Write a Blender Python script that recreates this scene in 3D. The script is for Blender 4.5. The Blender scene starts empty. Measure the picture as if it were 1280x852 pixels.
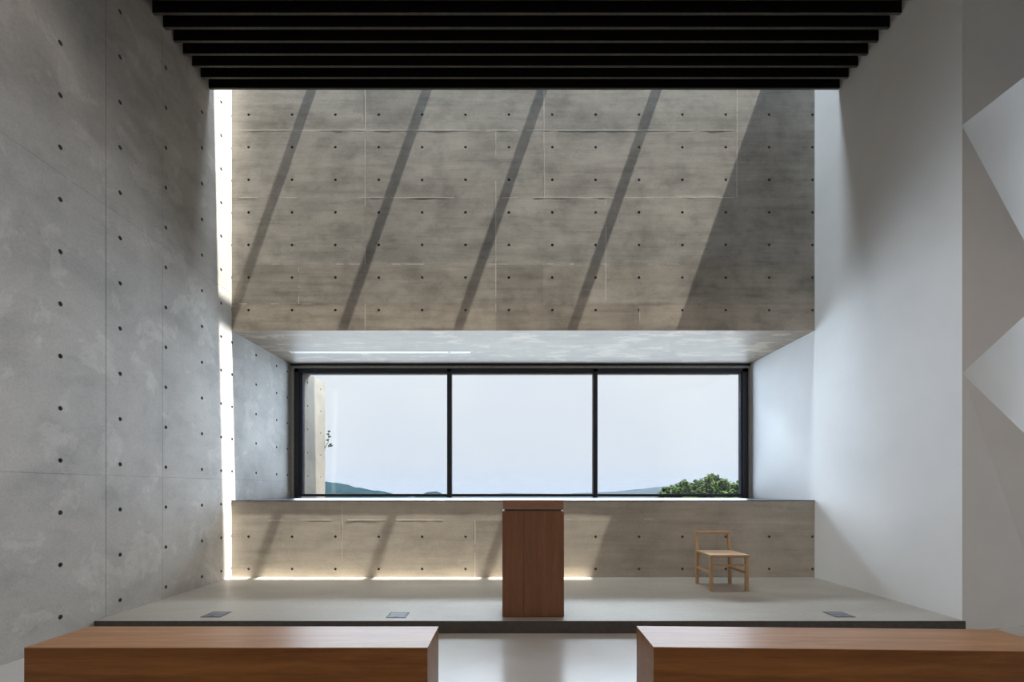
import bpy, bmesh, math, random
from mathutils import Vector, Matrix, noise

random.seed(7)
SC = bpy.context.scene
COL = SC.collection

# ------------------------------------------------------------------ camera facts
EYE = 1.335            # eye height over the main floor
F = 571.0              # focal length in pixels of a 1280 wide frame
XL, XR = -3.845, 4.22  # concrete wall on the left, white wall on the right
YB = 6.32              # face of the window wall
YW = 8.08              # window plane
ZS = 0.115             # stage floor
ZSILL, ZSOF = 1.18, 3.528
ZTOP = 8.975           # skylight
YU = 5.85              # front edge of the skylight slot
ZC = 6.75              # underside of the ceiling slab


# ------------------------------------------------------------------ mesh helpers
class MB:
    def __init__(self):
        self.v, self.f, self.m, self.s = [], [], [], []

    def vert(self, p):
        self.v.append(tuple(p))
        return len(self.v) - 1

    def face(self, idx, mat=0, smooth=False):
        self.f.append(tuple(idx))
        self.m.append(mat)
        self.s.append(smooth)

    def poly(self, pts, mat=0):
        self.face([self.vert(p) for p in pts], mat)

    def box(self, x0, x1, y0, y1, z0, z1, mat=0):
        p = [self.vert((x, y, z)) for z in (z0, z1) for y in (y0, y1) for x in (x0, x1)]
        for q in ((0, 2, 3, 1), (4, 5, 7, 6), (0, 1, 5, 4), (2, 6, 7, 3), (0, 4, 6, 2), (1, 3, 7, 5)):
            self.face([p[i] for i in q], mat)

    def prism(self, loop_a, loop_b, mat=0):
        """two matching loops of points joined by sides and closed"""
        a = [self.vert(p) for p in loop_a]
        b = [self.vert(p) for p in loop_b]
        n = len(a)
        self.face(a[::-1], mat)
        self.face(b, mat)
        for i in range(n):
            j = (i + 1) % n
            self.face((a[i], a[j], b[j], b[i]), mat)

    def bar(self, p0, p1, w, d, mat=0, up=(0, 0, 1)):
        p0, p1 = Vector(p0), Vector(p1)
        t = (p1 - p0).normalized()
        u = Vector(up)
        if abs(t.dot(u)) > .95:
            u = Vector((0, 1, 0))
        a = t.cross(u).normalized()
        b = a.cross(t).normalized()
        c = [(-w / 2, -d / 2), (w / 2, -d / 2), (w / 2, d / 2), (-w / 2, d / 2)]
        self.prism([p0 + a * x + b * y for x, y in c], [p1 + a * x + b * y for x, y in c], mat)

    def tube(self, pts, radii, n=8, mat=0):
        rings = []
        for k, p in enumerate(pts):
            p = Vector(p)
            q0 = Vector(pts[max(0, k - 1)])
            q1 = Vector(pts[min(len(pts) - 1, k + 1)])
            t = (q1 - q0).normalized()
            u = Vector((1, 0, 0)) if abs(t.x) < .9 else Vector((0, 1, 0))
            a = t.cross(u).normalized()
            b = t.cross(a)
            rings.append([self.vert(p + (a * math.cos(2 * math.pi * i / n) + b * math.sin(2 * math.pi * i / n)) * radii[k]) for i in range(n)])
        for r0, r1 in zip(rings, rings[1:]):
            for i in range(n):
                j = (i + 1) % n
                self.face((r0[i], r0[j], r1[j], r1[i]), mat, True)
        self.face(rings[0][::-1], mat)
        self.face(rings[-1], mat)

    def build(self, name, mats, parent=None, bevel=0.0, recalc=True, loc=None):
        me = bpy.data.meshes.new(name)
        me.from_pydata(self.v, [], self.f)
        if not isinstance(mats, (list, tuple)):
            mats = [mats]
        for m in mats:
            me.materials.append(m)
        me.polygons.foreach_set('material_index', self.m)
        me.polygons.foreach_set('use_smooth', self.s)
        if recalc:
            bm = bmesh.new()
            bm.from_mesh(me)
            bmesh.ops.recalc_face_normals(bm, faces=bm.faces)
            bm.to_mesh(me)
            bm.free()
        me.update()
        o = bpy.data.objects.new(name, me)
        COL.objects.link(o)
        if parent is not None:
            o.parent = parent
        if loc is not None:
            o.location = loc
        if bevel:
            b = o.modifiers.new('bevel', 'BEVEL')
            b.width = bevel
            b.segments = 2
            b.limit_method = 'ANGLE'
        return o


def thing(name, label, cat, loc=(0, 0, 0), rz=0.0, group=None):
    o = bpy.data.objects.new(name, None)
    o.empty_display_size = .2
    COL.objects.link(o)
    o.location = loc
    o.rotation_euler = (0, 0, rz)
    tag(o, label, cat, group)
    return o


def tag(o, label, cat, group=None, kind=None):
    o['label'] = label
    o['category'] = cat
    if group:
        o['group'] = group
    if kind:
        o['kind'] = kind
    return o


def struct(o, label, cat):
    return tag(o, label, cat, kind='structure')


# ------------------------------------------------------------------ materials
class NT:
    def __init__(self, name):
        self.mat = bpy.data.materials.new(name)
        self.mat.use_nodes = True
        self.t = self.mat.node_tree
        self.bsdf = self.t.nodes['Principled BSDF']
        self.out = self.t.nodes['Material Output']
        self.co = self.t.nodes.new('ShaderNodeTexCoord').outputs['Object']

    def n(self, kind, **kw):
        nd = self.t.nodes.new(kind)
        for k, v in kw.items():
            setattr(nd, k, v)
        return nd

    def link(self, a, b):
        self.t.links.new(a, b)

    def scaled(self, s):
        m = self.n('ShaderNodeMapping')
        m.inputs['Scale'].default_value = s
        self.link(self.co, m.inputs['Vector'])
        return m.outputs['Vector']

    def noise(self, scale, detail=4, rough=.55, stretch=None, dist=0.0):
        t = self.n('ShaderNodeTexNoise')
        t.inputs['Scale'].default_value = scale
        t.inputs['Detail'].default_value = detail
        t.inputs['Roughness'].default_value = rough
        t.inputs['Distortion'].default_value = dist
        self.link(self.scaled(stretch) if stretch else self.co, t.inputs['Vector'])
        return t.outputs['Fac']

    def ramp(self, fac, stops):
        r = self.n('ShaderNodeValToRGB')
        el = r.color_ramp.elements
        while len(el) < len(stops):
            el.new(.5)
        for e, (p, c) in zip(el, stops):
            e.position = p
            e.color = (c[0], c[1], c[2], 1) if isinstance(c, (tuple, list)) else (c, c, c, 1)
        self.link(fac, r.inputs['Fac'])
        return r.outputs['Color']

    def mul(self, a, b, fac=1.0):
        m = self.n('ShaderNodeMix', data_type='RGBA', blend_type='MULTIPLY')
        m.inputs[0].default_value = fac
        self.link(a, m.inputs[6])
        self.link(b, m.inputs[7])
        return m.outputs[2]

    def bump(self, h, dist, strength=1.0):
        b = self.n('ShaderNodeBump')
        b.inputs['Strength'].default_value = strength
        b.inputs['Distance'].default_value = dist
        self.link(h, b.inputs['Height'])
        self.link(b.outputs['Normal'], self.bsdf.inputs['Normal'])

    def set(self, color=None, rough=None, spec=None, metal=None):
        i = self.bsdf.inputs
        if color is not None:
            if isinstance(color, (tuple, list)):
                i['Base Color'].default_value = (*color, 1)
            else:
                self.link(color, i['Base Color'])
        if rough is not None:
            i['Roughness'].default_value = rough
        if spec is not None:
            i['Specular IOR Level'].default_value = spec
        if metal is not None:
            i['Metallic'].default_value = metal
        return self.mat


def concrete(name, base, rough=.75, streak=(1, 1, 6), blotch=.55, spec=.3, bumpd=.0006, contrast=.32, stain=0, pale=None):
    """cast concrete: cloudy patches, board streaks and fine speckle"""
    m = NT(name)
    lo = tuple(c * (1 - contrast) for c in base)
    hi = tuple(min(1, c * (1 + contrast * .7)) for c in base)
    c1 = m.ramp(m.noise(blotch, 6, .62, None, .6), [(.3, lo), (.5, base), (.72, hi)])
    c2 = m.ramp(m.noise(2.2, 5, .6, streak), [(.25, .8), (.5, 1.0), (.8, 1.1)])
    c3 = m.ramp(m.noise(60, 3, .6), [(.3, .9), (.6, 1.03)])
    col = m.mul(m.mul(c1, c2), c3)
    if pale:  # pale patches: lime bloom on the left wall, painted gloss on the soffit
        c7 = m.ramp(m.noise(2.4, 5, .6, pale[0], .35), [(.55, 1.0), (.60, pale[1]), (.66, pale[1] * .98), (.72, 1.02)])
        col = m.mul(col, c7)
    if stain:  # dark cloudy damp marks and long board streaks
        c4 = m.ramp(m.noise(1.9, 5, .6, (1, 1, 1.2), .15), [(.36, .80), (.52, 1.0), (.7, 1.08)])
        c5 = m.ramp(m.noise(3.2, 6, .7, (.5, 1, 9), .1), [(.30, .84), (.46, 1.0), (.75, 1.06)])
        c6 = m.ramp(m.noise(4.2, 6, .65, (1, 1, 1.4), .1), [(.34, .82), (.50, 1.0), (.7, 1.05)])
        col = m.mul(col, c6, stain)
        at = m.n('ShaderNodeAttribute', attribute_name='panel_bounce_tone')
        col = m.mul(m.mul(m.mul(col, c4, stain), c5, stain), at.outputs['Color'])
    if bumpd:
        m.bump(m.noise(18, 5, .6, streak), bumpd)
    return m.set(col, rough, spec)


M = {}
M['concrete_left'] = concrete('concrete_left', (.475, .455, .43), .62, (1, 1, 1.5), 1.0, contrast=.18, pale=((1, 1, 1), 1.16))
M['concrete_back'] = concrete('concrete_back', (.45, .425, .39), .8, (.45, .45, 5), .9, bumpd=.00014, contrast=.22, stain=.9)
M['concrete_soffit'] = concrete('concrete_soffit', (.285, .235, .185), .5, (1, 3, 1), .9, contrast=.15, pale=((.9, 2.6, 1), 1.5))  # pale patches put the soffit's glossy sheen into the colour
M['concrete_low'] = concrete('concrete_low', (.46, .435, .395), .8, (.45, .45, 5), .9, bumpd=.00014, contrast=.14, stain=.45)
M['concrete_out'] = concrete('concrete_out', (.10, .09, .076), .85, (1, 1, 3), .8)
M['terrace'] = concrete('terrace', (.27, .26, .25), .85, (1, 1, 1), .5)


M['laitance'] = concrete('pale_laitance', (.74, .72, .67), .8, (1, 1, 1), 3.0, bumpd=0, contrast=.2)


def plug():
    m = NT('tie_hole_mortar')
    c = m.ramp(m.noise(40, 3), [(.3, (.10, .095, .09)), (.7, (.17, .165, .155))])
    return m.set(c, .9, .2)


M['plug'] = plug()


def stage_floor():
    m = NT('stage_concrete')
    c1 = m.ramp(m.noise(.9, 6, .6, (.5, 1.4, 1), .4), [(.3, (.32, .285, .24)), (.52, (.40, .36, .308)), (.75, (.46, .42, .365))])
    c2 = m.ramp(m.noise(30, 3, .6), [(.3, .93), (.65, 1.03)])
    m.bump(m.noise(6, 4, .5), .0015, .6)
    return m.set(m.mul(c1, c2), .42, .45)


M['stage'] = stage_floor()


def main_floor():
    m = NT('polished_floor')
    c1 = m.ramp(m.noise(1.1, 5, .55, None, .3), [(.3, (.52, .505, .48)), (.7, (.62, .605, .58))])
    m.bump(m.noise(9, 3, .5), .0012, .5)
    return m.set(c1, .22, .42)


M['floor'] = main_floor()


def plaster():
    m = NT('white_plaster')
    c = m.ramp(m.noise(1.5, 4), [(.3, (.78, .785, .79)), (.7, (.83, .835, .84))])
    m.bump(m.noise(160, 3), .0004, .5)
    return m.set(c, .8, .25)


M['plaster'] = plaster()


def dark(name, c, rough, spec=.4, metal=0.0):
    m = NT(name)
    a = m.ramp(m.noise(25, 3), [(.3, tuple(x * .85 for x in c)), (.7, tuple(x * 1.15 for x in c))])
    return m.set(a, rough, spec, metal)


M['slat'] = dark('black_slat_lacquer', (.006, .0055, .005), .6, .2)
M['slat_edge_lit'] = dark('slat_underside_lit', (.085, .08, .074), .6, .3)  # lighter than the black slat: bounce from the floor painted in
M['ceiling'] = dark('black_ceiling', (.012, .0115, .011), .8, .2)
M['riser'] = dark('dark_riser_plate', (.085, .077, .072), .6, .35)
M['frame'] = dark('dark_window_metal', (.022, .024, .030), .38, .5)
M['frame_edge'] = dark('blue_grey_glazing_seal', (.085, .09, .16), .4, .5)
M['gap_trim'] = dark('pale_gap_trim', (.42, .41, .38), .6, .3)
M['sill'] = dark('dark_sill_metal', (.045, .05, .06), .28, .6)
M['outlet'] = dark('grey_outlet_metal', (.09, .09, .10), .5, .4, .2)
M['outlet_lid'] = dark('grey_outlet_lid', (.17, .175, .20), .45, .4, .2)
M['white_metal'] = dark('white_light_rim', (.80, .82, .86), .35, .5)
M['diffuser'] = dark('lilac_diffuser', (.50, .51, .60), .4, .5)
M['steel'] = dark('bright_pin_metal', (.8, .8, .8), .25, .7, 1.0)


def wood(name, c0, c1, stretch, rough=.4, spec=.45, scale=7.0):
    m = NT(name)
    fac = m.noise(scale, 5, .6, stretch, .9)
    fine = m.noise(scale * 9, 3, .6, stretch)
    a = m.ramp(fac, [(.28, c0), (.5, tuple((x + y) / 2 for x, y in zip(c0, c1))), (.72, c1)])
    b = m.ramp(fine, [(.3, .86), (.65, 1.06)])
    m.bump(fine, .0004, .5)
    return m.set(m.mul(a, b), rough, spec)


M['bench_wood'] = wood('oak_bench_wood', (.185, .064, .011), (.36, .145, .036), (.22, 3.2, 3.2), .34, .42, 4.0)
M['bench_seat_lit'] = wood('oak_bench_top_lit', (.34, .145, .045), (.58, .29, .115), (.22, 3.2, 3.2), .34, .42, 4.0)  # same oak made lighter: light falling on the seat put into the colour
M['lectern_wood'] = wood('red_brown_lectern_wood', (.175, .074, .036), (.26, .118, .062), (3, 3, .2), .45, .4, 5.0)
M['lectern_top'] = wood('lectern_top_sheen_wood', (.24, .12, .075), (.32, .165, .105), (.3, 3, 3), .4, .45, 5.0)  # paler and greyer than the body: sky reflection painted into the cap
M['chair_wood'] = wood('honey_chair_wood', (.46, .285, .155), (.58, .38, .225), (3, 3, .6), .45, .4, 6.0)
M['seat_wood'] = wood('honey_seat_wood', (.50, .32, .185), (.62, .42, .26), (.5, 3, 3), .4, .45, 6.0)
M['bark'] = wood('grey_bark', (.06, .045, .03), (.12, .09, .065), (3, 3, .5), .9, .2, 5.0)


def glass():
    m = NT('window_glass')
    t = m.n('ShaderNodeBsdfTransparent')
    t.inputs['Color'].default_value = (.97, .985, .98, 1)
    g = m.n('ShaderNodeBsdfGlossy')
    g.inputs['Roughness'].default_value = .0
    fr = m.n('ShaderNodeFresnel')
    fr.inputs['IOR'].default_value = 1.45
    mx = m.n('ShaderNodeMixShader')
    m.link(fr.outputs[0], mx.inputs[0])
    m.link(t.outputs[0], mx.inputs[1])
    m.link(g.outputs[0], mx.inputs[2])
    m.link(mx.outputs[0], m.out.inputs['Surface'])
    m.t.nodes.remove(m.bsdf)
    return m.mat


M['glass'] = glass()


def leafmat():
    m = NT('tree_leaves')
    c = m.ramp(m.noise(3.0, 3), [(.3, (.012, .027, .007)), (.55, (.028, .054, .012)), (.75, (.052, .085, .02))])
    m.set(c, .8, .1)
    return m.mat


M['leaf'] = leafmat()


def land(name, a, b, s):
    m = NT(name)
    c = m.ramp(m.noise(s, 6, .65), [(.3, a), (.7, b)])
    return m.set(c, 1.0, .0)


M['hill'] = land('hazed_forest_hill', (.0015, .010, .014), (.004, .017, .021), .02)  # blue of the distance haze mixed into the forest colour
M['grass'] = land('hill_grass', (.06, .09, .03), (.11, .14, .06), .4)


# ------------------------------------------------------------------ cast walls with tie holes
def grid_wall(mb, us, vs, holes, put, disp, r=.019, depth=.022, smooth=True):
    """sheet on the lines us x vs; round tie holes sunk at the nodes listed in holes (neighbour lines 25 mm off)"""
    nu, nv = len(us), len(vs)
    idx = {}

    def node(i, j):
        if (i, j) not in idx:
            idx[(i, j)] = mb.vert(put(us[i], vs[j], disp(us[i], vs[j])))
        return idx[(i, j)]
    skip = set()
    for (i, j) in holes:
        for a in (-1, 0):
            for b in (-1, 0):
                skip.add((i + a, j + b))
    for i in range(nu - 1):
        for j in range(nv - 1):
            if (i, j) in skip:
                continue
            mb.face((node(i, j), node(i + 1, j), node(i + 1, j + 1), node(i, j + 1)), 0, smooth)
    ring = [(1, 0), (1, 1), (0, 1), (-1, 1), (-1, 0), (-1, -1), (0, -1), (1, -1)]
    for (i, j) in holes:
        u, v, d = us[i], vs[j], disp(us[i], vs[j])
        outer = [node(i + a, j + b) for a, b in ring]
        c0, c1 = [], []
        for a, b in ring:
            l = math.hypot(a, b)
            c0.append(mb.vert(put(u + r * a / l, v + r * b / l, d)))
            c1.append(mb.vert(put(u + r * .72 * a / l, v + r * .72 * b / l, d - depth)))
        for k in range(8):
            q = (k + 1) % 8
            mb.face((outer[k], outer[q], c0[q], c0[k]), 0, False)
            mb.face((c0[k], c0[q], c1[q], c1[k]), 1, False)
        mb.face(c1, 1, False)


def uniform_lines(a, b, anchor, pitch, n):
    """lines every pitch/n from a to b running through anchor; the ends are added"""
    st = pitch / n
    k0 = math.ceil((a - anchor) / st + .3)
    k1 = math.floor((b - anchor) / st - .3)
    return [a] + [anchor + st * k for k in range(k0, k1 + 1)] + [b], k0


HX0, HDX = -3.61, .6            # tie hole columns of the window wall
HZ0, HDZ = EYE + 2.474, .4505   # rows, upper part

JOINT_Z = [EYE + 4.96, EYE + 4.03, EYE + 3.11, EYE + 2.56]
ROW_V = [  # vertical panel joints of each row from the top down
    [-2.00, .476, 3.145],
    [-2.00, -.19, .476, 3.145],
    [-2.00, -.19, 1.33],
    [-2.92, -2.00, -.19, .476, 1.33],
    [-2.00, -.19, 1.8],
]


def row_of(z):
    for k, jz in enumerate(JOINT_Z):
        if z > jz:
            return k
    return len(JOINT_Z)


def panel_offset(row, x):
    col = sum(1 for q in ROW_V[row] if x > q)
    rr = random.Random(row * 31 + col * 7 + 3)
    return (0, .0003, .0006, .0007, .0007)[row] + (rr.random() - .5) * .0005


def fbm(x, z, s, seed):
    return noise.noise(Vector((x * s, z * s, seed)))


def disp_upper(x, z):
    e = min(1, (x - XL) / .1, (XR - x) / .1)
    d = panel_offset(row_of(z), x)
    d += .0011 * fbm(x, z, 1.6, 3.1) + .0005 * fbm(x, z, 4.5, 9.2) + .00016 * fbm(x * .35, z * 2.2, 9, 5.5)
    # lumpy run just over the two lowest joints
    for jz, a in ((EYE + 2.56, .0022), (EYE + 3.11, .0009)):
        t = (z - jz) / .09
        if -1 < t < 1:
            w = max(0, fbm(x, 0, 1.3, jz * 3))
            d += a * w * math.cos(t * math.pi / 2) ** 2 * (1 if t > 0 else .3)
    if z < ZSOF + .03:
        d *= .3
    return d * e


def disp_lower(x, z):
    e = min(1, (x - XL) / .1, (XR - x) / .1)
    d = .0006 * fbm(x, z, 1.7, 13.1) + .0004 * fbm(x, z, 5.0, 2.2) + .00014 * fbm(x * .3, z * 2.2, 9, 7.5)
    t = (z - (EYE - .44)) / .07
    if -1 < t < 1:
        d += .0014 * max(0, fbm(x, 0, 2.1, 21.0)) * math.cos(t * math.pi / 2) ** 2
    t = (z - (ZSILL - .10)) / .14
    if -1 < t < 1:
        d += .0022 * max(0, fbm(x, 0, 1.1, 41.0) + .1) * math.cos(t * math.pi / 2) ** 2
    return d * e


def fin(mb, x0, z0, x1, z1, w, h, y=YB, seed=1, keep=.62, mat=3):
    """thin broken ridge of laitance left along a form joint"""
    L = math.hypot(x1 - x0, z1 - z0)
    n = max(1, int(L / .11))
    rr = random.Random(seed)
    for k in range(n):
        if fbm(k * .31, seed * 1.7, 1, 4.4) < (.5 - keep):
            continue
        a, b = k / n, (k + 1) / n
        hh = h * rr.uniform(.55, 1.15)
        xa, za = x0 + (x1 - x0) * a, z0 + (z1 - z0) * a
        xb, zb = x0 + (x1 - x0) * b, z0 + (z1 - z0) * b
        if abs(x1 - x0) > abs(z1 - z0):
            mb.box(xa, xb, y - hh, y + .006, za - w / 2, za + w / 2, mat)
        else:
            mb.box(xa - w / 2, xa + w / 2, y - hh, y + .006, za, zb, mat)


# window wall, upper part: thick hanging block over the window
mb = MB()
us, ku = uniform_lines(XL, XR, HX0, HDX, 24)
vs, kv = uniform_lines(ZSOF, ZTOP - .05, HZ0, HDZ, 18)
holes = []
for a in range(14):
    for b in range(11):
        i, j = a * 24 - ku + 1, b * 18 - kv + 1
        if 1 <= i < len(us) - 1 and 1 <= j < len(vs) - 1:
            holes.append((i, j))
grid_wall(mb, us, vs, holes, lambda u, v, d: (u, YB - d, v), disp_upper)
n0 = len(mb.f)
T = ZTOP - .05
YR = 8.80   # outer edge of the block
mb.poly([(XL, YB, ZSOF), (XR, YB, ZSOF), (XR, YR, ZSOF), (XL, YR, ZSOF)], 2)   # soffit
mb.poly([(XL, YR, ZSOF), (XR, YR, ZSOF), (XR, YR, T), (XL, YR, T)])
mb.poly([(XL, YB, T), (XR, YB, T), (XR, YR, T), (XL, YR, T)])
mb.poly([(XL, YB, ZSOF), (XL, YR, ZSOF), (XL, YR, T), (XL, YB, T)])
mb.poly([(XR, YB, ZSOF), (XR, YR, ZSOF), (XR, YR, T), (XR, YB, T)])
sd = 1
for k, jz in enumerate(JOINT_Z):
    fin(mb, XL + .1, jz, (3.1, 3.1, 2.4, 2.0)[k], jz, .009, (.0010, .0010, .0007, .0004)[k], seed=sd, keep=(.85, .85, .7, .5)[k])
    sd += 1
tops = [ZTOP - .1] + JOINT_Z
bots = JOINT_Z + [ZSOF + .01]
for r, xs in enumerate(ROW_V):
    for x in xs:
        fin(mb, x, bots[r], x, tops[r] if r else EYE + 5.6, .008, .0010, seed=sd, keep=.8)
        sd += 1
def panel_bounce_tone(o, fn):
    """form panels differ in tone; warm lower rows hold painted bounce light"""
    at = o.data.color_attributes.new('panel_bounce_tone', 'FLOAT_COLOR', 'CORNER')
    buf = []
    for p in o.data.polygons:
        c = fn(p.center.x, p.center.z)
        buf.extend(c * p.loop_total)
    at.data.foreach_set('color', buf)


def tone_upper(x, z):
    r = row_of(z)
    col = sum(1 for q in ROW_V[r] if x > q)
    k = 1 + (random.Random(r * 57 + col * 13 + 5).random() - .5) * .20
    w = (1, .99, .97), (.98, .97, .95), (.96, .95, .93), (1.0, .965, .91), (1.05, .98, .885)  # last rows tinted tan: warm bounce light painted into the concrete
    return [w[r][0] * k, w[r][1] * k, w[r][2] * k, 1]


def tone_lower(x, z):
    col = sum(1 for q in (-2.32, -.48, 1.35, 2.9) if x > q) + (10 if z > EYE - .43 else 0)
    k = 1 + (random.Random(col * 13 + 2).random() - .5) * .12
    return [1.03 * k, .99 * k, .93 * k, 1]


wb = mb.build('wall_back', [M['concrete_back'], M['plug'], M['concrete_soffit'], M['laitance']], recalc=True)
panel_bounce_tone(wb, tone_upper)
struct(wb, 'raw concrete wall hanging over the long window, striped by sun', 'wall')

# window wall, lower part
mb = MB()
LZ0 = EYE - .659
us, ku = uniform_lines(XL, XR, HX0, HDX, 24)
vs, kv = uniform_lines(ZS - .02, ZSILL - .012, LZ0, .4455, 18)
holes = [(a * 24 - ku + 1, b * 18 - kv + 1) for a in range(14) for b in (-1, 0) if 1 <= a * 24 - ku + 1 < len(us) - 1]
grid_wall(mb, us, vs, holes, lambda u, v, d: (u, YB - d, v), disp_lower)
for x0, x1, y0, y1, z0, z1 in ((XL, XR, YB + .03, YW + .25, 0, ZSILL - .012),):
    mb.box(x0, x1, y0, y1, z0, z1)
mb.poly([(XL, YB, ZSILL - .012), (XR, YB, ZSILL - .012), (XR, YB + .03, ZSILL - .012), (XL, YB + .03, ZSILL - .012)])
fin(mb, XL + .5, EYE - .43, -.48, EYE - .43, .008, .0011, seed=51, keep=.7)
fin(mb, -.48, EYE - .43, 2.2, EYE - .41, .005, .0006, seed=57, keep=.45)
fin(mb, -2.32, ZS, -2.32, ZSILL - .05, .005, .0007, seed=52, keep=.6)
fin(mb, -.48, ZS, -.48, EYE - .43, .008, .0011, seed=53, keep=.75)
wl = mb.build('wall_back_lower', [M['concrete_low'], M['plug'], M['concrete_low'], M['laitance']])
panel_bounce_tone(wl, tone_lower)
struct(wl, 'low concrete wall under the window behind the lectern', 'wall')

# left wall
mb = MB()
hy = [.91 + .6 * k for k in range(9)] + [6.09, 6.33, 6.93, 7.54, 7.90]
hz = [1.58 + .4465 * k for k in range(-3, 16)]
joint_y, joint_z = [1.95, 3.15, 4.35, 5.06], [EYE + .13, EYE + 2.70]
us = {round(v, 4): 0 for v in (-4.0, 8.33, 0.0, 2.0)}
for y in hy:
    for k in (-.025, 0, .025):
        us[round(y + k, 4)] = 1
for y in joint_y:
    for k in (-.0035, -.0025, .0025, .0035):
        us[round(y + k, 4)] = 1
vs = {round(v, 4): 0 for v in (0.0, ZTOP)}
for z in hz:
    for k in (-.025, 0, .025):
        vs[round(z + k, 4)] = 1
for z in joint_z:
    for k in (-.003, -.002, .002, .003):
        vs[round(z + k, 4)] = 1
us, vs = sorted(us), sorted(vs)
holes = [(us.index(round(y, 4)), vs.index(round(z, 4))) for y in hy for z in hz]


def disp_left(y, z):
    for q in joint_y:
        if abs(y - q) < .003:
            return -.006 if q < 5 else -.002
    for q in joint_z:
        if abs(z - q) < .0025:
            return -.003
    return 0


grid_wall(mb, us, vs, holes, lambda u, v, d: (XL + d, u, v), disp_left, r=.021, smooth=False)
mb.box(XL - .35, XL - .03, -4, 8.33, 0, ZTOP)
wleft = mb.build('wall_left', [M['concrete_left'], M['plug']])
struct(wleft, 'tall grey concrete wall on the left dotted with round tie holes', 'wall')

# right wall beside the stage
mb = MB()
plan = [(XR, 4.26), (XR, 8.33), (XR + .32, 8.33), (XR + .32, 5.25), (XR + .06, 4.7)]
mb.prism([(x, y, 0) for x, y in plan], [(x, y, ZTOP) for x, y in plan])
struct(mb.build('wall_right', M['plaster']), 'smooth white wall at the right end of the stage', 'wall')

# folded white wall turning away to the right
ZF = 0.0


def P(px, py, y):
    s = F / y
    return ((px - 637) / s, y, EYE + (611 - py) / s)


V1, V2 = (XR, 4.26, EYE + 3.39), (XR, 4.26, EYE + 1.08)
C1 = P(1310, 73, 4.36)
W12 = P(1314, 364, 4.36)
C2 = P(1310, 570, 4.46)
A1 = P(1316, 60, 5.2)
D = (6.15, 5.2, EYE + 2.28)
B2 = (6.13, 5.2, EYE + .22)
FL0, FLO = (XR, 4.26, 0), (5.40, 4.58, 0)
mb = MB()
TOPF, TOPC = (XR, 4.26, ZC), (C1[0], 4.36, ZC)
for pts in ([V1, TOPF, TOPC, C1], [V1, V2, W12], [V2, FL0, FLO, C2],
            [V1, A1, D], [V2, D, B2],
            [V1, C1, A1], [V1, W12, D], [V2, W12, D], [V2, C2, B2],
            [C1, TOPC, (6.13, 5.2, ZC), A1], [C2, FLO, (6.13, 5.2, 0), B2],
            [A1, (6.13, 5.2, ZC), (6.62, 5.25, ZC), (6.62, 5.25, EYE + 2.3), D],
            [D, (6.62, 5.25, EYE + 2.3), (6.62, 5.25, 0), (6.13, 5.2, 0), B2]):
    mb.poly(pts)
mb.box(4.53, 6.9, 5.27, 5.6, 0, ZC)
mb.poly([(4.53, 5.27, 0), (4.53, 5.27, ZC), (4.3, 4.9, ZC), (4.3, 4.9, 0)])
struct(mb.build('wall_right_folded', M['plaster'], recalc=False), 'white wall folded into sharp triangular facets beyond the stage edge', 'wall')

# aisle wall with the side opening, and the wall behind the viewer
mb = MB()
SY0, SY1, SZ0, SZ1 = 4.15, 5.15, .35, 6.2
for y0, y1, z0, z1 in ((-4, SY0, 0, ZC), (SY1, 5.6, 0, ZC), (SY0, SY1, 0, SZ0), (SY0, SY1, SZ1, ZC)):
    mb.box(6.6, 6.9, y0, y1, z0, z1)
struct(mb.build('wall_right_aisle', M['plaster']), 'white outer wall of the side aisle', 'wall')
mb = MB()
mb.box(XL - .35, 6.9, -4.3, -4, 0, ZC)
struct(mb.build('wall_front', M['concrete_left']), 'concrete wall at the entrance end of the hall', 'wall')

# floors
mb = MB()
mb.box(XL - .35, 6.9, -4.3, 4.26, -.3, 0)
mb.box(XR, 6.9, 4.26, 5.6, -.3, 0)
struct(mb.build('floor', M['floor']), 'polished pale floor of the hall', 'floor')
mb = MB()
mb.box(XL, XR, 4.235, YB + .03, -.1, ZS)
struct(mb.build('floor_stage', M['stage'], bevel=.003), 'beige concrete floor of the raised stage', 'floor')
mb = MB()
mb.box(XL, XR, 4.226, 4.235, 0, ZS - .002)
struct(mb.build('trim_1', M['riser']), 'dark plate along the front of the low stage step', 'trim')

# ceiling: slab, upstand of the skylight, slats
mb = MB()
mb.box(XL - .35, 6.9, -4.3, YU, ZC, ZC + .25)
mb.box(XL, XR, YU - .25, YU, ZC + .25, ZTOP)
struct(mb.build('ceiling', M['ceiling']), 'black ceiling above the slats', 'ceiling')
ORD = ['nearest the sunlit concrete wall', 'second from the sunlit wall', 'third from the sunlit wall', 'fourth from the sunlit wall',
       'fifth from the sunlit wall', 'sixth from the sunlit wall', 'seventh from the sunlit wall', 'at the top edge of the picture, eighth from the sunlit wall',
       'ninth from the sunlit wall', 'tenth from the sunlit wall']
slat0 = None
for k in range(10):
    yb = 5.857 - .1535 * k
    if slat0 is None:
        mb = MB()
        mb.box(XL + .006, XR - .006, -.027, 0, 0, ZC - 6.455)
        slat0 = mb.build('ceiling_slat', M['slat'])
        mb = MB()
        mb.box(XL + .006, XR - .006, -.027, 0, -.004, -.0002)
        edge0 = mb.build('bottom_edge', M['slat_edge_lit'], slat0)
        edge0['label'] = 'slat underside greyed to paint in floor bounce'
        o = slat0
    else:
        o = slat0.copy()
        COL.objects.link(o)
        e = edge0.copy()
        COL.objects.link(e)
        e.parent = o
    o.location = (0, yb, 6.455)
    tag(o, 'long black ceiling slat ' + ORD[k], 'ceiling slat', 'black slats hanging under the ceiling')

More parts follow.
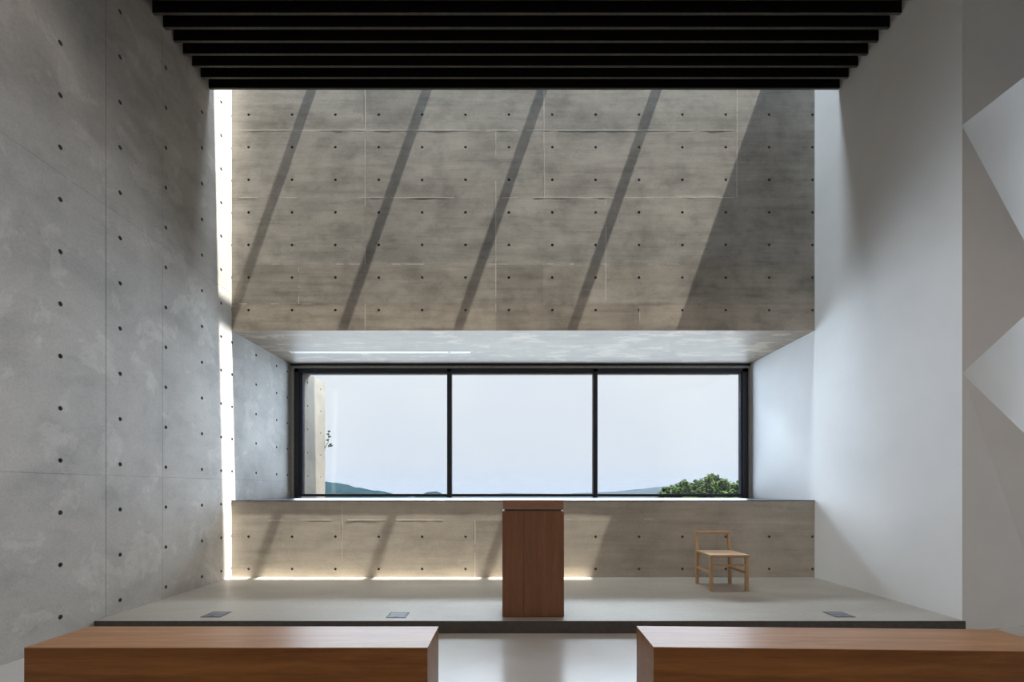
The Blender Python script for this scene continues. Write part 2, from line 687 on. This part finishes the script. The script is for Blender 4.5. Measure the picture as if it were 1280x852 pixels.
# ------------------------------------------------------------------ windows
win = thing('window_1', 'long three-pane window with thin dark frame looking on hazy hills', 'window', (0, YW, 0))
win['kind'] = 'structure'
x0, x1 = XL, XR
f = MB()
# pale shadow gap around, then the dark frame
f.box(XL + .002, XL + .055, -.06, .1, ZSILL, ZSOF - .002, 0)
f.box(XR - .02, XR - .002, -.06, .1, ZSILL, ZSOF - .002, 0)
f.box(XL + .055, XR - .02, -.06, .1, ZSOF - .07, ZSOF - .002, 0)
f.build('gap_trim', M['gap_trim'], win, bevel=.003)
FX0, FX1, FZ0, FZ1 = XL + .055, XR - .02, ZSILL + .0, ZSOF - .05
f = MB()
f.box(FX0, FX0 + .08, -.045, .07, FZ0, FZ1)
f.box(FX1 - .105, FX1, -.045, .07, FZ0, FZ1)
f.box(FX0, FX1, -.045, .07, FZ1 - .085, FZ1)
f.box(FX0, FX1, -.02, .07, FZ0 + .022, FZ0 + .07)
f.box(XL + .002, XR - .002, -.085, -.065, ZSOF - .03, ZSOF - .001)
f.build('outer_frame', M['frame'], win, bevel=.004)
f = MB()
gx0, gx1, gz0, gz1 = FX0 + .08, FX1 - .105, FZ0 + .07, FZ1 - .085
for a in (gx0 + .012, gx0 + .042):
    f.box(a, a + .016, -.02, .06, gz0, gz1)
f.box(gx1 - .020, gx1, -.02, .06, gz0, gz1)
f.box(gx0, gx1, -.02, .06, gz1 - .022, gz1)
f.build('glazing_seal', M['frame_edge'], win, bevel=.002)
mx = [(562.0 - 637) / 70.7, (743.7 - 637) / 70.7]
f = MB()
for a in (gx0, gx0 + .028):
    f.box(a, a + .012, -.035, .06, gz0, gz1)
f.build('inner_frame', M['frame'], win)
for xm in mx:
    f = MB()
    f.box(xm - .04, xm + .04, -.045, .068, FZ0 + .005, FZ1)
    f.build('mullion', M['frame'], win, bevel=.004)
ed = [gx0 - .02] + mx + [gx1 + .02]
for a, b in zip(ed, ed[1:]):
    f = MB()
    f.box(a, b, .045, .057, gz0 - .02, gz1 + .02)
    f.build('pane', M['glass'], win)
f = MB()
f.box(XL, XR, YB - .007 - YW, .25, ZSILL - .012, ZSILL)
f.build('sill', M['sill'], win, bevel=.002)

w2 = thing('window_2', 'tall daylit opening in the aisle wall past the folded facets', 'window', (6.6, 0, 0))
w2['kind'] = 'structure'
f = MB()
for y0, y1, z0, z1 in ((SY0, SY0 + .06, SZ0, SZ1), (SY1 - .06, SY1, SZ0, SZ1), (SY0, SY1, SZ0, SZ0 + .06), (SY0, SY1, SZ1 - .06, SZ1)):
    f.box(.12, .2, y0, y1, z0, z1)
f.build('frame', M['frame'], w2)
f = MB()
f.box(.155, .165, SY0 + .05, SY1 - .05, SZ0 + .05, SZ1 - .05)
f.build('pane', M['glass'], w2)

w3 = thing('window_3', 'skylight slot above the concrete wall with narrow cross bars', 'skylight', (0, 0, ZTOP))
w3['kind'] = 'structure'
bars = [(x - 637) / 90.3 for x in (310, 453, 597, 741, 884)]
for xb in bars:
    f = MB()
    f.box(xb - .028, xb + .028, YU - .1, YB + .25, -.25, 0)
    f.build('glazing_bar', M['frame'], w3)
ed = [XL] + bars + [XR]
for a, b in zip(ed, ed[1:]):
    f = MB()
    f.box(a, b, YU - .1, YB + .25, .002, .012)
    f.build('pane', M['glass'], w3)

# ------------------------------------------------------------------ recessed line light in the soffit
lt = thing('linear_light', 'slim white line light set into the concrete soffit above the window', 'ceiling light', (0, 7.32, ZSOF))
LX0, LX1 = -3.52, -.63
f = MB()
f.box(LX0, LX1, -.045, -.018, -.003, .0)
f.box(LX0, LX1, .018, .045, -.003, .0)
f.box(LX0, LX0 + .02, -.018, .018, -.003, .0)
f.box(LX1 - .03, LX1, -.018, .018, -.003, .0)
f.build('rim', M['white_metal'], lt)
f = MB()
f.box(LX0 + .02, LX1 - .03, -.018, .018, -.002, .0)
d = f.build('diffuser', M['diffuser'], lt)
f = MB()
f.box(-.985, -.945, -.02, .02, -.0045, -.0025)
f.build('end_joint', M['frame'], lt)

# ------------------------------------------------------------------ benches


def bench(label, loc, rz):
    L, W, H, t = 2.307, .405, .43, .035
    b = thing('bench', label, 'bench', loc, rz, 'wooden benches facing the stage')
    f = MB()
    f.box(-L / 2, L / 2, -W / 2, W / 2, H - .004, H)
    f.build('seat', M['bench_seat_lit'], b, bevel=.0015)
    f = MB()
    f.box(-L / 2 + .001, L / 2 - .001, -W / 2 + .001, -W / 2 + t, .03, H - .0043)
    f.build('front_panel', M['bench_wood'], b, bevel=.002)
    f = MB()
    f.box(-L / 2 + .001, L / 2 - .001, W / 2 - t, W / 2 - .001, .03, H - .0043)
    f.build('back_panel', M['bench_wood'], b, bevel=.002)
    for s in (-1, 1):
        f = MB()
        a, c = sorted((s * (L / 2 - .001), s * (L / 2 - t)))
        f.box(a, c, -W / 2 + t + .0005, W / 2 - t - .0005, 0, H - .0043)
        f.build('end_panel', M['bench_wood'], b, bevel=.002)
    return b


bench('boxy brown wooden bench left of the aisle, parallel to the stage', (-1.6215, 2.8105, 0), 0)
bench('boxy brown wooden bench right of the aisle, set slightly askew', (1.985, 2.783, 0), math.radians(-1.9))

# ------------------------------------------------------------------ lectern
lec = thing('lectern', 'plain reddish-brown wooden lectern standing at the stage front', 'lectern', (.225, 4.355, ZS))
W, Dp = .588, .42
f = MB()
f.box(-W / 2, -.09 - .0012, 0, .022, .004, 1.010)
f.build('front_board', M['lectern_wood'], lec, bevel=.0012)
f = MB()
f.box(-.09 + .0012, W / 2, 0, .022, .004, 1.010)
f.build('front_board', M['lectern_wood'], lec, bevel=.0012)
f = MB()
f.box(-.13, -.05, .0222, .034, .004, 1.006)
f.build('joint_batten', M['riser'], lec)
for s in (-1, 1):
    f = MB()
    a, c = sorted((s * W / 2, s * (W / 2 - .022)))
    f.box(a, c, .0225, Dp, .004, 1.010)
    f.build('side_board', M['lectern_wood'], lec, bevel=.0015)
for z in (.06, .55):
    f = MB()
    f.box(-W / 2 + .0225, W / 2 - .0225, .0345, Dp - .01, z, z + .02)
    f.build('shelf', M['lectern_wood'], lec)
f = MB()
f.box(-W / 2 + .026, W / 2 - .026, .010, Dp - .012, 1.010, 1.026)
f.build('recessed_neck', M['riser'], lec)
f = MB()
prof = [(0, 1.026), (0.012, 1.112), (.05, 1.118), (Dp, 1.05), (Dp, 1.026)]
f.prism([(-W / 2 + .004, y, z) for y, z in prof], [(W / 2 - .004, y, z) for y, z in prof])
f.build('top_block', M['lectern_top'], lec, bevel=.003)
f = MB()
f.box(-W / 2 + .01, W / 2 - .01, .01, Dp - .02, 0, .004)
f.build('base', M['riser'], lec)

# ------------------------------------------------------------------ chair
ch = thing('chair', 'small low-backed honey-coloured wooden chair by the window wall', 'chair', (2.625, 5.45, ZS))
SWH = .212   # half width
SD = .45     # depth to the rear legs
SH = .437
lg = .036
for s in (-1, 1):
    f = MB()
    f.prism([(s * SWH - s * 0 + dx, dy, 0) for dx, dy in ((-lg / 2, 0), (lg / 2, 0), (lg / 2, lg), (-lg / 2, lg))],
            [(s * SWH + dx, dy, SH - .022) for dx, dy in ((-lg / 2, 0), (lg / 2, 0), (lg / 2, lg), (-lg / 2, lg))])
    f.build('front_leg', M['chair_wood'], ch, bevel=.003)
    f = MB()
    xo = s * (SWH - .002)
    sq = ((-lg / 2, 0), (lg / 2, 0), (lg / 2, lg), (-lg / 2, lg))
    low = [(xo + dx, SD - lg + dy, 0) for dx, dy in sq]
    mid = [(xo + dx, SD - lg + dy, SH) for dx, dy in sq]
    top = [(xo * .985 + dx * .8, SD - lg + .035 + dy * .8, .645) for dx, dy in sq]
    f.prism(low, mid)
    f.prism(mid, top)
    f.build('rear_leg', M['chair_wood'], ch, bevel=.002)
f = MB()
f.bar((-SWH * .985 - .0145, SD + .012, .66), (SWH * .985 + .0145, SD + .012, .66), .030, .032)
f.build('top_rail', M['chair_wood'], ch, bevel=.004)
f = MB()
f.box(-SWH - .022, SWH + .022, -.012, SD - lg - .001, SH - .022, SH)
f.build('seat', M['seat_wood'], ch, bevel=.004)
f = MB()
f.box(-SWH + lg / 2, SWH - lg / 2, .006, .026, SH - .036, SH - .0225)
f.build('apron', M['chair_wood'], ch)
f = MB()
f.box(-SWH + lg / 2, SWH - lg / 2, SD - .03, SD - .010, SH - .05, SH - .002)
f.build('back_apron', M['chair_wood'], ch)
for s in (-1, 1):
    f = MB()
    f.bar((s * SWH, lg, .218), (s * (SWH - .002), SD - lg, .218), .022, .026)
    f.build('side_stretcher', M['chair_wood'], ch, bevel=.002)
f = MB()
f.bar((-SWH + lg / 2, .018, .308), (SWH - lg / 2, .018, .308), .02, .022)
f.build('front_stretcher', M['chair_wood'], ch, bevel=.002)

# ------------------------------------------------------------------ floor outlets


def outlet(label, x, y):
    o = thing('floor_outlet', label, 'floor outlet', (x, y, ZS), 0, 'metal outlets in the stage floor')
    w, d = .095, .095
    f = MB()
    f.box(-w, w, -d, -d + .014, 0, .004)
    f.box(-w, w, d - .014, d, 0, .004)
    f.box(-w, -w + .014, -d + .014, d - .014, 0, .004)
    f.box(w - .014, w, -d + .014, d - .014, 0, .004)
    f.build('frame', M['outlet'], o, bevel=.001)
    for k in range(2):
        f = MB()
        a = -d + .016 + k * (d - .016 + .002)
        f.box(-w + .016, w - .016, a, a + d - .020, 0, .0045)
        q = f.build('lid', M['outlet_lid'], o, bevel=.001)
    f = MB()
    f.box(-.02, .02, -d + .024, -d + .034, .0045, .0062)
    f.build('finger_tab', M['outlet'], o)
    return o


outlet('grey metal floor outlet on the stage nearest the concrete left wall', -2.85, 4.44)
outlet('grey metal floor outlet on the stage left of the lectern', -1.08, 4.42)
outlet('grey metal floor outlet on the stage nearest the white right wall', 3.20, 4.44)

# ------------------------------------------------------------------ outside
mb = MB()
mb.box(-12, 12, 8.34, 13.5, -.3, .3)
mb.box(-12, 12, 13.2, 13.5, -6, -.3)
struct(mb.build('ground_terrace', M['terrace']), 'pale terrace below the window outside', 'terrace')
mb = MB()
wx0, wx1, wy0, wy1, wt = XL - .35, XL, 8.335, 9.52, ZSOF + .01
us_ = [wy0, 8.70 - .025, 8.70, 8.70 + .025, 9.30 - .025, 9.30, 9.30 + .025, wy1]
hz2 = [EYE + .245 + .4465 * k for k in range(-1, 5)]
vs_ = sorted([.3, wt] + [z + k for z in hz2 for k in (-.025, 0, .025)])
hl = [(i, [round(q, 5) for q in vs_].index(round(z, 5))) for z in hz2 for i in (2, 5)]
grid_wall(mb, us_, vs_, hl, lambda u, v, d: (wx1 + d, u, v), lambda a, b: 0, r=.02, smooth=False)
mb.poly([(wx0, wy0, .3), (wx1, wy0, .3), (wx1, wy0, wt), (wx0, wy0, wt)])
mb.poly([(wx0, wy1, .3), (wx1, wy1, .3), (wx1, wy1, wt), (wx0, wy1, wt)])
mb.poly([(wx0, wy0, wt), (wx1, wy0, wt), (wx1, wy1, wt), (wx0, wy1, wt)])
mb.poly([(wx0, wy0, .3), (wx0, wy1, .3), (wx0, wy1, wt), (wx0, wy0, wt)])
struct(mb.build('wall_outside', [M['concrete_out'], M['plug']]), 'sunlit end of the concrete side wall outside the left window pane', 'wall')

sp = thing('plant', 'tiny dark sprig growing out of the outside wall end', 'plant', (XL + .02, 9.50, 0))
f = MB()
rs = random.Random(3)
f.tube([(-.02, 0, EYE + .85), (.05, .01, EYE + .98), (.06, .0, EYE + 1.22)], [.007, .005, .003], 6)
f.build('stem', M['bark'], sp)
f = MB()
for x, z in ((.07, 1.20), (.05, 1.14), (.08, 1.09), (.04, 1.02), (.10, .93), (.07, .90), (.12, .90)):
    c = Vector((x, 0, EYE + z))
    t1 = Vector((rs.uniform(.4, 1), rs.uniform(-.4, .4), rs.uniform(-.3, .8))).normalized()
    b1 = t1.cross(Vector((0, 1, .3))).normalized()
    q = [f.vert(c - t1 * .04), f.vert(c + b1 * .022), f.vert(c + t1 * .04), f.vert(c - b1 * .022), f.vert(c + Vector((0, -.012, .004)))]
    for i in range(4):
        f.face((q[i], q[(i + 1) % 4], q[4]))
f.build('leaves', M['leaf'], sp, recalc=False)

# hillside and far land
mb = MB()
nx, ny = 40, 26
for j in range(ny + 1):
    for i in range(nx + 1):
        x = -90 + 180 * i / nx
        y = 13.5 + 160 * (j / ny) ** 1.5
        z = -3.0 - .34 * (y - 13.5) + .9 * noise.noise(Vector((x * .06, y * .06, 0)))
        mb.vert((x, y, z))
for j in range(ny):
    for i in range(nx):
        a = j * (nx + 1) + i
        mb.face((a, a + 1, a + nx + 2, a + nx + 1), 0, True)
struct(mb.build('ground_hillside', M['grass'], recalc=False), 'grassy slope falling away below the building', 'hillside')


def ridge(name, label, y, depth, prof, base, step, seed, rough):
    """a range of hills: the crest follows prof (x, height over the eye), falling away in front and behind"""
    mb = MB()
    xs = []
    x = prof[0][0]
    while x <= prof[-1][0]:
        xs.append(x)
        x += step
    rows = 14

    def crest(x):
        for (a, ha), (b, hb) in zip(prof, prof[1:]):
            if a <= x <= b:
                t = (x - a) / (b - a)
                t = t * t * (3 - 2 * t)
                return ha + (hb - ha) * t
        return prof[-1][1]
    for j in range(rows + 1):
        v = -1 + 2 * j / rows
        for x in xs:
            c = crest(x) + EYE
            g = max(0, math.cos(v * math.pi / 2)) ** 1.2
            n = noise.noise(Vector((x / (step * 5), v * 3, seed))) * rough
            n += noise.noise(Vector((x / (step * 1.7), v * 7, seed + 5))) * rough * .45
            mb.vert((x, y + v * depth, base + (c - base) * g + n * (.35 + .65 * g)))
    k = len(xs)
    for j in range(rows):
        for i in range(k - 1):
            a = j * k + i
            mb.face((a, a + 1, a + k + 1, a + k), 0, True)
    o = mb.build(name, M['hill'], recalc=False)
    struct(o, label, 'hill')
    return o


def hp(pts, y):
    s = F / y
    return [((px - 637) / s, (611 - py) / s) for px, py in pts]


ridge('hill', 'blue-green wooded hill beyond the left window pane', 900, 240,
      hp([(250, 606), (330, 602), (395, 600), (420, 603), (445, 609), (470, 613), (492, 617), (520, 622), (560, 626)], 900), -60, 9, 3, 1.6)
ridge('hill_knoll', 'small dark knoll on the skyline near the first mullion', 1000, 90,
      hp([(505, 628), (522, 620), (536, 614.5), (546, 614), (556, 618), (572, 628)], 1000), -60, 5, 8, .8)
ridge('hill_range', 'faint distant mountain range on the hazy horizon', 3600, 700,
      hp([(560, 620), (640, 616), (700, 617), (760, 614.5), (800, 611), (830, 608), (860, 606), (910, 611), (960, 616), (1050, 620)], 3600), -140, 40, 11, 4)
mb = MB()
mb.box(-4000, 4000, 172, 6000, -140, -60)
struct(mb.build('ground_plain', M['hill']), 'low wooded plain in the haze', 'land')

# haze hanging over the far land
hz_m = bpy.data.materials.new('valley_haze')
hz_m.use_nodes = True
t = hz_m.node_tree
t.nodes.clear()
vo = t.nodes.new('ShaderNodeVolumePrincipled')
vo.inputs['Color'].default_value = (.25, .30, .39, 1)
vo.inputs['Density'].default_value = .00018
ou = t.nodes.new('ShaderNodeOutputMaterial')
t.links.new(vo.outputs[0], ou.inputs['Volume'])
mb = MB()
mb.box(-3900, 3900, 200, 5900, -58, 70)
hz_o = mb.build('haze', hz_m)
tag(hz_o, 'pale blue haze lying over the far hills', 'haze', kind='stuff')

# tree beyond the right-hand pane
tr = thing('tree', 'leafy green tree rising outside the right-hand pane', 'tree', (7.2, 16.0, -3.9))
f = MB()
f.tube([(0, 0, -.4), (.05, 0, 1.2), (-.05, .05, 2.4), (.1, 0, 3.6), (.05, 0, 4.6)], [.2, .17, .14, .09, .04], 10)
f.build('trunk', M['bark'], tr)
rr = random.Random(5)
clumps = []
# crown heights against x: low on the left, highest just left of the frame
for k in range(150):
    a = rr.uniform(0, 2 * math.pi)
    ph = math.acos(rr.uniform(-.55, 1))
    rad = rr.uniform(.72, 1.0)
    c = Vector((2.25 * math.sin(ph) * math.cos(a) * rad, 1.9 * math.sin(ph) * math.sin(a) * rad, 3.7 + 1.85 * math.cos(ph) * rad))
    clumps.append((c, rr.uniform(.26, .42)))
for px, py in ((824, 613), (832, 607), (841, 605), (850, 599), (858, 603), (866, 602), (873, 598), (879, 594), (886, 591), (893, 592),
               (899, 597), (906, 598), (913, 603), (921, 600), (930, 602), (944, 605), (960, 611)):
    x, z = (px - 637) / 35.7 - 7.2, (611 - py) / 35.7 + EYE + 3.9
    clumps.append((Vector((x, rr.uniform(-.4, .1), z - .13)), rr.uniform(.14, .19)))
    clumps.append((Vector((x + .05, rr.uniform(-.4, .3), z - .42)), rr.uniform(.24, .32)))
f = MB()
for c, r in clumps:
    q = Vector((0, 0, 2.6 + .25 * (c.z - 2)))
    mid = (q + c) / 2 + Vector((rr.uniform(-.1, .1), rr.uniform(-.1, .1), -.12))
    if rr.random() < .45:
        f.tube([q, mid, c], [.05, .03, .012], 5)
f.build('branches', M['bark'], tr)
f = MB()
for c, r in clumps:
    for _ in range(int(330 * r)):
        v = Vector((rr.gauss(0, 1), rr.gauss(0, 1), rr.gauss(0, 1))).normalized() * r * rr.uniform(.35, 1.08)
        v.z *= .8
        p = c + v
        t1 = Vector((rr.gauss(0, 1), rr.gauss(0, 1), rr.gauss(0, .5))).normalized()
        nrm = (v.normalized() + Vector((0, 0, .7)) + Vector((rr.gauss(0, .5), rr.gauss(0, .5), rr.gauss(0, .4)))).normalized()
        b = nrm.cross(t1).normalized()
        t1 = b.cross(nrm)
        l, w = rr.uniform(.09, .15), rr.uniform(.035, .055)
        i0 = f.vert(p - t1 * l / 2)
        i1 = f.vert(p + b * w - nrm * .008)
        i2 = f.vert(p + t1 * l / 2)
        i3 = f.vert(p - b * w - nrm * .008)
        i4 = f.vert(p + nrm * .012)
        f.face((i0, i1, i4))
        f.face((i1, i2, i4))
        f.face((i2, i3, i4))
        f.face((i3, i0, i4))
f.build('foliage', M['leaf'], tr, recalc=False)

# ------------------------------------------------------------------ light
sun = bpy.data.lights.new('sun', 'SUN')
sun.energy = 27
sun.color = (1.0, .93, .84)
sun.angle = math.radians(.53)
so = bpy.data.objects.new('sun', sun)
COL.objects.link(so)
so.rotation_euler = Vector((-.352, .036, -1)).to_track_quat('-Z', 'Y').to_euler()
so.location = (5, 0, 20)



def daylight_fill(name, loc, rot, w, h, radiance, color):
    """added area lamp that boosts the sky light coming through an opening"""
    l = bpy.data.lights.new(name, 'AREA')
    l.shape = 'RECTANGLE'
    l.size, l.size_y = w, h
    l.energy = radiance * math.pi * w * h
    l.color = color
    o = bpy.data.objects.new(name, l)
    COL.objects.link(o)
    o.location = loc
    o.rotation_euler = rot
    return o


wd_l = daylight_fill('window_fill', (.19, YW - .10, (ZSILL + ZSOF) / 2 + .01), (-math.pi / 2, 0, 0), 7.9, 2.25, 3.3, (.70, .845, 1.0))
wd_l.data.spread = math.radians(140)
hs = daylight_fill('high_sky_fill', (.4, 11.0, 6.5), (-math.radians(46), 0, 0), 8.0, 3.0, 30.0, (.76, .88, 1.0))  # added lamp high outside the window, brightens the stage
hs.data.spread = math.radians(120)
daylight_fill('skylight_fill', (.19, (YU + YB) / 2, ZTOP + .05), (0, 0, 0), 8.0, .45, 45.0, (.78, .89, 1.0))
daylight_fill('aisle_fill', (6.85, (SY0 + SY1) / 2, (SZ0 + SZ1) / 2), (0, math.pi / 2, 0), 5.7, .95, 1.2, (.88, .94, 1.0))

# warm downlights of the hall, high between the slats
for xd in (-2.9, .2, 3.3):
    for yd, pw, cone in ((-3.2, 70, 150), (-1.2, 70, 150), (2.3, 75, 122)):
        l = bpy.data.lights.new('downlight', 'SPOT')
        l.energy = pw
        l.color = (1.0, .86, .74)
        l.spot_size = math.radians(cone)
        l.spot_blend = .45
        l.shadow_soft_size = .08
        o = bpy.data.objects.new('downlight', l)
        COL.objects.link(o)
        o.location = (min(xd, 1.5) if yd > 2 else xd, yd, ZC - .05)

wd = bpy.data.worlds.new('sky')
SC.world = wd
wd.use_nodes = True
t = wd.node_tree
bg = t.nodes['Background']
tc = t.nodes.new('ShaderNodeTexCoord')
sx = t.nodes.new('ShaderNodeSeparateXYZ')
t.links.new(tc.outputs['Generated'], sx.inputs[0])
rp = t.nodes.new('ShaderNodeValToRGB')
SKY = [(0.0, (.74, .81, .92)), (.06, (.82, .87, .96)), (.25, (.88, .92, 1.0)), (.45, (2.0, 2.1, 2.3)), (.7, (2.6, 2.75, 3.0)), (1.0, (2.6, 2.75, 3.0))]
el = rp.color_ramp.elements
while len(el) < len(SKY):
    el.new(.5)
for e, (p, c) in zip(el, SKY):
    e.position = p
    e.color = (*[v / 4 for v in c], 1)
t.links.new(sx.outputs['Z'], rp.inputs[0])
# thin cloud veil
nz = t.nodes.new('ShaderNodeTexNoise')
nz.inputs['Scale'].default_value = 2.2
nz.inputs['Detail'].default_value = 5
t.links.new(tc.outputs['Generated'], nz.inputs['Vector'])
vr = t.nodes.new('ShaderNodeValToRGB')
vr.color_ramp.elements[0].position = .35
vr.color_ramp.elements[0].color = (.95, .96, .98, 1)
vr.color_ramp.elements[1].position = .65
vr.color_ramp.elements[1].color = (1.03, 1.02, 1.0, 1)
t.links.new(nz.outputs['Fac'], vr.inputs[0])
mm = t.nodes.new('ShaderNodeMix')
mm.data_type = 'RGBA'
mm.blend_type = 'MULTIPLY'
mm.inputs[0].default_value = 1
t.links.new(rp.outputs[0], mm.inputs[6])
t.links.new(vr.outputs[0], mm.inputs[7])
t.links.new(mm.outputs[2], bg.inputs['Color'])
bg.inputs['Strength'].default_value = 4.0

# ------------------------------------------------------------------ camera
cam = bpy.data.cameras.new('camera')
cam.sensor_width = 36
cam.sensor_fit = 'HORIZONTAL'
cam.lens = F / 1280 * 36
cam.shift_x = 3 / 1280
cam.shift_y = (611 - 426) / 1280
cam.clip_end = 20000
cam.clip_start = .05
co = bpy.data.objects.new('camera', cam)
COL.objects.link(co)
co.location = (0, 0, EYE)
co.rotation_euler = (math.pi / 2, 0, 0)
SC.camera = co

SC.view_settings.view_transform = 'Standard'
SC.view_settings.look = 'None'
SC.view_settings.gamma = 1
SC.view_settings.use_curve_mapping = False
SC.view_settings.exposure = 0.0
cy = SC.cycles
cy.use_denoising = True
cy.max_bounces = 14
cy.diffuse_bounces = 8
cy.glossy_bounces = 5
cy.transparent_max_bounces = 16
cy.sample_clamp_indirect = 8
cy.caustics_reflective = False
cy.caustics_refractive = False
